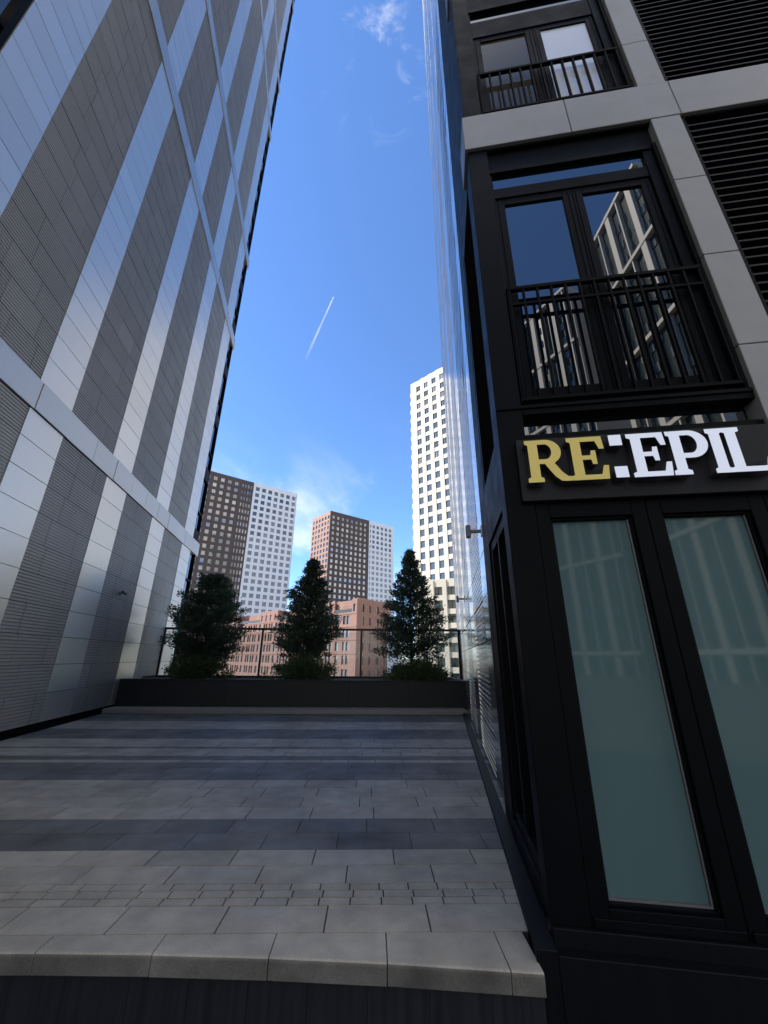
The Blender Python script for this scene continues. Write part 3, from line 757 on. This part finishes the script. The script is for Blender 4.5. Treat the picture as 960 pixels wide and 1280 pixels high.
# ------------------------------------------------------------------ far towers
def facade(root, ox, oy, az, width, z0, z1, cols, rows, wmat, depth=.45, name='facade_wall', sp=.03):
    """gridded wall: full-height piers and spandrels standing proud of the window plane.
    origin (ox,oy), runs along azimuth az; outward normal is to the right of az turned by front"""
    o = MB(); rows = sorted(rows); cols = sorted(cols)
    xs = [0.0]
    for a, c in cols: xs += [a, c]
    xs.append(width)
    for i in range(0, len(xs), 2): o.box(xs[i], xs[i+1], 0, depth, z0, z1)
    for a, c in cols:
        zs = [z0]  # spandrels set back between the piers
        for p, q in rows: zs += [p, q]
        zs.append(z1)
        for i in range(0, len(zs), 2): o.box(a, c, sp, depth, zs[i], zs[i+1])
    ob = o.build(name, wmat, root)
    rz = R(90-az)
    ob.location = (ox, oy, 0); ob.rotation_euler = (0,0,rz)
    return ob, rz
def place_windows(root, ox, oy, rz, cols, rows, depth, budget, mtl, back=None):
    """each window is a part; those past the budget are one part"""
    spots = [(a, c, p, q) for (p, q) in rows for (a, c) in cols]
    cache = {}
    rest = MB(); used = 0
    for a, c, p, q in sorted(spots, key=lambda s_: -s_[2]):
        if used < budget:
            key = (round(c-a,2), round(q-p,2))
            if key not in cache:
                m_ = MB(); w, h = c-a, q-p
                m_.box(0,w,depth*.62,depth,0,h,0)
                fr = .07
                m_.box(0,fr,depth*.5,depth*.62,0,h,1); m_.box(w-fr,w,depth*.5,depth*.62,0,h,1); m_.box(fr,w-fr,depth*.5,depth*.62,h-fr,h,1); m_.box(fr,w-fr,depth*.5,depth*.62,0,fr,1); m_.box(w*.5-.04,w*.5+.04,depth*.52,depth*.62,fr,h-fr,1)
                cache[key] = m_.mesh('window', [mtl, M['black']])
            o = link_mesh('window', cache[key], root)
            co_, si_ = math.cos(rz), math.sin(rz)
            o.location = (ox + a*co_, oy + a*si_, p); o.rotation_euler = (0,0,rz); used += 1
        else:
            rest.box(a, c, depth*.62, depth, p, q)
    if rest.v:
        o = rest.build('windows', mtl, root); o.location = (ox,oy,0); o.rotation_euler = (0,0,rz); o['kind'] = 'stuff'
    return used
def body(root, name, pts, z0, z1, m):
    o = MB(); n = len(pts)
    base = [(p[0],p[1],z0) for p in pts]; top = [(p[0],p[1],z1) for p in pts]
    ar = sum(pts[i][0]*pts[(i+1)%n][1]-pts[(i+1)%n][0]*pts[i][1] for i in range(n))
    if ar < 0: base.reverse(); top.reverse()
    o.face(top)
    for i in range(n): o.face([base[i],base[(i+1)%n],top[(i+1)%n],top[i]])
    return o.build(name, m, root)
def dirv(az): return Vector((math.sin(R(az)), math.cos(R(az)), 0))
def grid(start, pitch, n, w): return [(start+pitch*i, start+pitch*i+w) for i in range(n)]

# tower 1 (left): brown half + white half
T1 = empty('brown_white_tower', (-68.1,188,STREET), 0, label='left half brown, right half white tower with square windows, rising behind the left planter tree', cat='tower')
def in_root(root, v): return (v.x-root.location.x, v.y-root.location.y)
dA = dirv(51.6); nA = Vector((dA.y,-dA.x,0))   # nA: outward (towards +x,-y)
off = -STREET
P1 = Vector((-68.1,188,0))
rowsT = [(z-.15+off, z+1.9+off) for z in [83.35-3.44*i for i in range(25)]]
x, y = in_root(T1, P1)
c1 = grid(1.2,3.43,7,2.05)
ob, rz = facade(T1, x, y, 51.6, 24.6, 0, 87.6+off, c1, rowsT, M['white1'], name='white_facade')
place_windows(T1, x, y, rz, c1, rowsT, .45, 56, M['blueglass'])
P1b = P1 - dA*29
x, y = in_root(T1, P1b)
c2 = grid(2.05,3.47,6,1.8) + [(23.2,23.95)] + grid(24.6,1.45,3,.85)
ob, rz = facade(T1, x, y, 51.6, 29, 0, 87.3+off, c2, rowsT, M['brown'], name='brown_facade')
place_windows(T1, x, y, rz, c2, rowsT, .45, 44, M['towerglass'])
q0 = P1b - nA*.45; q1 = P1 + dA*24.6 - nA*.45; q2 = q1 - nA*22; q3 = q0 - nA*22
body(T1, 'tower_body', [in_root(T1, v) for v in (q0,q1,q2,q3)], 0, 87.0+off, M['brown'])
e0 = P1 + dA*24.6; 
body(T1, 'end_wall', [in_root(T1, v) for v in (e0-dA*.3, e0, e0-nA*22, e0-nA*22-dA*.3)], 0, 87.59+off, M['white1'])
rb = P1 - dA*17; body(T1, 'roof_housing', [in_root(T1, v) for v in (rb-nA*4, rb+dA*9-nA*4, rb+dA*9-nA*10, rb-nA*10)], 87.0+off, 89.0+off, M['roof'])

# tower 2 (middle): lit pink side, brown face, white end
T2 = empty('brown_white_tower', (-32.9,227.6,STREET), 0, label='middle tower with pinkish sunlit left side, brown face and white right end', cat='tower')
P2 = Vector((-32.9,227.6,0)); dB = dirv(-40.8); nB = Vector((-dB.y, dB.x, 0))
rowsU = [(z-.15+off, z+1.9+off) for z in [82.3-3.45*i for i in range(25)]]
x, y = in_root(T2, P2)
c3_ = grid(1.55,3.45,8,1.8)
ob, rz = facade(T2, x, y, 51.6, 29.6, 0, 86.8+off, c3_, rowsU, M['brown'], name='brown_facade'); place_windows(T2, x, y, rz, c3_, rowsU, .45, 40, M['towerglass'])
P2w = P2 + dA*29.6; x, y = in_root(T2, P2w)
c4_ = [(.8,1.5)] + grid(2.7,3.5,5,2.0)
ob, rz = facade(T2, x, y, 51.6, 21, 0, 86.8+off, c4_, rowsU, M['white1'], name='white_facade'); place_windows(T2, x, y, rz, c4_, rowsU, .45, 30, M['blueglass'])
P2l = P2 + dB*21.2; x, y = in_root(T2, P2l)
c5_ = grid(1.2,3.42,6,1.95)
azl = -40.8+180
ob, rz = facade(T2, x, y, azl, 20.7, 0, 86.7+off, c5_, rowsU, M['pink'], name='pink_facade'); place_windows(T2, x, y, rz, c5_, rowsU, .45, 30, M['blueglass'])
q0 = P2 - nA*.45 + dA*.5; q1 = P2 + dA*50.6 - nA*.45
body(T2, 'tower_body', [in_root(T2, v) for v in (q0, q1, q1 - nA*20.5, q0 - nA*20.5)], 0, 86.3+off, M['brown'])

# white tower on the right
WT = empty('white_tower', (8.7,109.7,STREET), 0, label='tall cream white tower with rows of square windows against the alley wall', cat='tower')
PW = Vector((8.7,109.7,0)); dW = dirv(133.3)
cW = grid(2.28,3.11,9,1.75); rowsW = [(z+off, z+2.05+off) for z in [84.1-3.33*i for i in range(26)]]
ob, rz = facade(WT, 0, 0, 133.3, 31, 0, 88.4+off, cW, rowsW, M['white2'], depth=.55, sp=.16)
# recessed cream spandrels are what the facade has; windows sit deeper
place_windows(WT, 0, 0, rz, cW, rowsW, .55, 75, M['blueglass'])
nW = Vector((dW.y,-dW.x,0))
if nW.y > 0: nW = -nW
q0 = PW - nW*.5; body(WT, 'tower_body', [in_root(WT, v) for v in (q0, q0+dW*31, q0+dW*31-nW*20, q0-nW*20)], 0, 88+off, M['white2'])
for i in range(25):
    z = 83.6-3.33*i+off; v = PW - dW*.6 - nW*.4
    body(WT, 'ledge', [in_root(WT, w) for w in (v, v+dW*.6, v+dW*.6-nW*3, v-nW*3)], z, z+1.5, M['white2'])
v = PW + dW*8 - nW*5; body(WT, 'roof_housing', [in_root(WT, w) for w in (v, v+dW*5, v+dW*5-nW*5, v-nW*5)], 88+off, 92.5+off, M['white2'])

# low white block in front of it
LW = empty('white_low_block', (9.3,84.7,STREET), 0, label='low white block with wide dark windows between ribs, half hidden behind the tallest planter tree', cat='building')
cL = grid(1.7,2.75,5,1.65); rowsL = [(z+off, z+1.75+off) for z in [14.0-2.82*i for i in range(8)]]
ob, rz = facade(LW, 0, 0, 112, 16, 0, 17.4+off, cL, rowsL, M['white2'], depth=.5); place_windows(LW, 0, 0, rz, cL, rowsL, .5, 60, M['darkglass'])
dL = dirv(112); nL = Vector((dL.y,-dL.x,0)); nL = -nL if nL.y > 0 else nL
q = MB()
for a, c in [(1.25,1.65)]+[(3.4+2.75*i,4.4+2.75*i) for i in range(4)]: q.box(a,c-.1,-.25,0,0,17.2+off)
o = q.build('ribs', M['white2'], LW); o.rotation_euler = (0,0,rz)
q0 = Vector(LW.location) - nL*.5; q0.z = 0
body(LW, 'block_body', [in_root(LW, v) for v in (q0, q0+dL*16, q0+dL*16-nL*12, q0-nL*12)], 0, 17+off, M['white2'])

# brick block with roof terraces
K = 1.6
PBs = Vector((-33.7*K,94.1*K,0)); dBr = dirv(135.5); nBr = Vector((dBr.y,-dBr.x,0)); nBr = -nBr if nBr.y > 0 else nBr
BB = empty('brick_block', (PBs.x,PBs.y,STREET), 0, label='red brick apartment block with roof terraces and paired windows behind the railing', cat='building')
top = 15.9+off; lowtop = 12.6+off
st_ = PBs - dBr*14; x, y = in_root(BB, st_)
LEN = 42.1*K + 14
cols = []
u = 14 + .6
for i in range(23):
    cols += [(u+.2, u+1.3), (u+1.7, u+2.8)] if i % 3 != 2 else [(u+.75,u+2.1)]
    u += 3.5
cols = [(a-12.4, c-12.4) for a, c in cols if c-12.4 < LEN-1]
cols = sorted(cols); 
cols = [(a, c) for a, c in cols if a > .5]
rowsB = [(z-.1+off, z+2.05+off) for z in [9.75,6.5,3.25,0.0,-3.25,-6.5]]
ob, rz = facade(BB, x, y, 135.5, LEN, 0, lowtop, cols, rowsB, M['brick'], depth=.5, name='brick_facade')
vis = place_windows(BB, x, y, rz, cols, rowsB, .5, 72, M['towerglass'])
bA = st_ - nBr*.5
body(BB, 'brick_body', [in_root(BB, v) for v in (bA, bA+dBr*(LEN-.9), bA+dBr*(LEN-.9)+dirv(36)*12.5, bA-nBr*12.5)], 0, lowtop-.3, M['brick'])
q = MB()
for zz_ in (2.4,5.65,8.9,12.15): q.box(0,LEN,-.08,0,zz_+off,zz_+.28+off)
o = q.build('string_course', M['brick'], BB); o.location = (x,y,0); o.rotation_euler = (0,0,rz)
# attic storeys between the terraces
def attic(a, c, ncol):
    ps = st_ + dBr*a - nBr*.0
    w = c-a; xx, yy = in_root(BB, ps)
    cc = grid(w/ncol*.5-.5, w/ncol, ncol, 1.0)
    ob_, rz_ = facade(BB, xx, yy, 135.5, w, lowtop, top, cc, [(13.0+off-.3, 14.9+off-.3)], M['brick'], depth=.5, name='attic_wall')
    m_ = MB()
    for a_, c_ in cc: m_.box(a_, c_, .3, .5, 12.7+off, 14.6+off)
    o_ = m_.build('attic_glazing', M['towerglass'], BB); o_.location = (xx,yy,0); o_.rotation_euler = (0,0,rz_)
    pb = ps - nBr*.5
    body(BB, 'attic_body', [in_root(BB, v) for v in (pb, pb+dBr*(w-.6), pb+dBr*(w-.6)+dirv(36)*11.5, pb-nBr*11.5)], lowtop-.29, top-.05, M['brick'])
attic(0, 12+2.5, 3); attic(14+10.6*K, 14+17.75*K, 4); attic(14+24*K, 14+36.3*K, 5); attic(14+40.9*K, LEN, 1)
# recessed terrace walls, their parapet glass
for a, c in ((14.5,14+10.6*K),(14+17.75*K,14+24*K),(14+36.3*K,14+40.9*K)):
    p0 = st_ + dBr*(a+.002) - nBr*4.2
    body(BB, 'terrace_wall', [in_root(BB, v) for v in (p0, p0+dBr*(c-a-.004), p0+dBr*(c-a-.004)-nBr*9.5, p0-nBr*9.5)], lowtop-.28, top-.02, M['brick'])
    p1 = st_ + dBr*(a+.05) - nBr*.15
    body(BB, 'terrace_glass', [in_root(BB, v) for v in (p1, p1+dBr*(c-a-.1), p1+dBr*(c-a-.1)-nBr*.05, p1-nBr*.05)], lowtop+.01, lowtop+.9, M['railglass'])
# right end face
PE = PBs + dBr*42.1*K; dE = dirv(36); x, y = in_root(BB, PE + dE*.55)
cE = [(1.7,2.5),(4.6,5.3),(7.7,8.9),(11.2,12.0)]; rowsE = [(z+off, z+1.9+off) for z in [12.7,9.5,6.3,3.1,-.1,-3.3,-6.5]]
ob, rz = facade(BB, x, y, 36, 12.9, 0, top+.2, cE, rowsE, M['brick'], depth=.5, name='end_facade')
m_ = MB(); m_.box(0,.8,.3,.5,0,1.9); eg = m_.mesh('end_window', M['towerglass'])
for (p, c) in rowsE:
    for a_, c_ in cE:
        o = link_mesh('end_window', eg, BB); o.location = (x + a_*math.cos(rz), y + a_*math.sin(rz), p); o.rotation_euler = (0,0,rz); o.scale = ((c_-a_)/.8,1,1)
nE = Vector((dE.y,-dE.x,0)); pb = PE + dE*.55 - nE*.5
body(BB, 'end_body', [in_root(BB, v) for v in (pb+dE*.6, pb+dE*12.9, pb+dE*12.9-dBr*9, pb+dE*.6-dBr*9)], 0, top-.1, M['brick'])

# distant low blocks closing the gaps near the horizon
for i, (az, d, w, h, mk, lab) in enumerate(((-3,330,60,22,'white1','long pale block far behind, seen between the middle tower and the cream tower'),
                                            (-34,260,70,24,'pink','distant pinkish block behind the glass railing beside the left tower'))):
    p = at(az, d); r = empty('distant_block', (p.x,p.y,STREET), R(-az), label=lab, cat='building')
    cc = grid(2,4,int(w/4)-1,2.2); rw_ = grid(2,3.4,int(h/3.4)-1,1.8)
    o = MB(); ob, rz = facade(r, -w/2, 0, 90, w, 0, h, cc, rw_, M[mk], depth=.4)
    m_ = MB()
    for a_, c_ in cc:
        for z0, z1 in rw_: m_.box(a_-w/2, c_-w/2, .25, .39, z0, z1)
    g_ = m_.build('windows', M['towerglass'], r); g_['kind'] = 'stuff'
    m_ = MB(); m_.box(-w/2,w/2,.4,14,0,h-.2); m_.build('block_body', M[mk], r)

# ------------------------------------------------------------------ towers behind the camera, seen mirrored in the shop glass
def ribbed_tower(p, az, width, depth_, h, lab):
    r = empty('ribbed_tower', (p[0],p[1],POD), R(90-az), label=lab, cat='tower')
    q = MB(); q.box(0,width,-depth_,-.4,0,h-1.0); q.build('tower_body', M['teal'], r)
    q = MB(); z = 0
    x = 0.0; i = 0
    while x <= width+.01:
        w = (.95,.22)[i % 2]
        q.box(x, min(x+w, width+.3), -.4, .25, 0, h); x += (2.9,2.2)[i % 2]; i += 1
    q.build('ribs', M['rib'], r)
    q = MB()
    for zz_ in [h-.6]+[h-13.4*k for k in range(1, int(h/13.4)+1)]: q.box(-.15,width+.35,-.42,.36,zz_-.3,zz_+.3)
    q.box(width-.002, width+.28, -depth_, -.42, 0, h-.02)
    q.build('bands', M['rib'], r)
    q = MB(); z = 1.5
    while z < h-3:
        x = .8
        while x < width-1:
            if random.random() < .8: q.box(x, x+1.05, -.4, -.28, z, z+1.5, 0)
            x += 1.7
        z += 3.3
    q.build('windows', M['towerglass'], r)['kind'] = 'stuff'
ribbed_tower((21.0,-51.0), math.degrees(math.atan2(24.7-21.0,-38.9+51.0)), math.hypot(3.7,12.1), 18, 70, 'white ribbed dark tower across the street, mirrored in the right balcony pane')
ribbed_tower((8.0,-67.5), math.degrees(math.atan2(17.6-8.0,-57.4+67.5)), math.hypot(9.6,10.1), 18, 70, 'white ribbed dark tower farther along the street, mirrored in the left balcony pane')

# ------------------------------------------------------------------ contrail
def ray(px_, py_): return (fw*F + rr*(px_-480) - uu*(py_-640))
def trail_mat():
    m, nt, p = new_mat('contrail_vapour'); L = nt.links.new
    p.inputs['Base Color'].default_value = (1,1,1,1); p.inputs['Roughness'].default_value = 1; p.inputs['Specular IOR Level'].default_value = 0
    tr = nt.nodes.new('ShaderNodeBsdfTransparent'); ms = nt.nodes.new('ShaderNodeMixShader')
    tc = nt.nodes.new('ShaderNodeTexCoord'); sx = nt.nodes.new('ShaderNodeSeparateXYZ'); L(tc.outputs['Generated'], sx.inputs[0])
    n = nt.nodes.new('ShaderNodeTexNoise'); n.inputs['Scale'].default_value = 2; L(tc.outputs['Generated'], n.inputs['Vector'])
    mr = nt.nodes.new('ShaderNodeMapRange'); mr.inputs[3].default_value = .05; mr.inputs[4].default_value = .85; L(sx.outputs[2], mr.inputs[0])
    mu = nt.nodes.new('ShaderNodeMath'); mu.operation = 'MULTIPLY'; L(mr.outputs[0], mu.inputs[0]); L(n.outputs['Fac'], mu.inputs[1])
    L(mu.outputs[0], ms.inputs[0]); L(tr.outputs[0], ms.inputs[1]); L(p.outputs[0], ms.inputs[2]); L(ms.outputs[0], nt.nodes['Material Output'].inputs['Surface'])
    return m
a = ray(417,371).normalized()*6000; c = ray(382,449).normalized()*6000
q = MB(); n = 14
q.tube([a.lerp(c, i/n) + Vector((random.gauss(0,.5),0,random.gauss(0,.5))) for i in range(n+1)], [5.5+9*(i/n)**.7 for i in range(n+1)], 10)
o = q.build('contrail', trail_mat()); 
tag(o, 'short thin white aircraft vapour trail high in the blue sky', 'contrail')
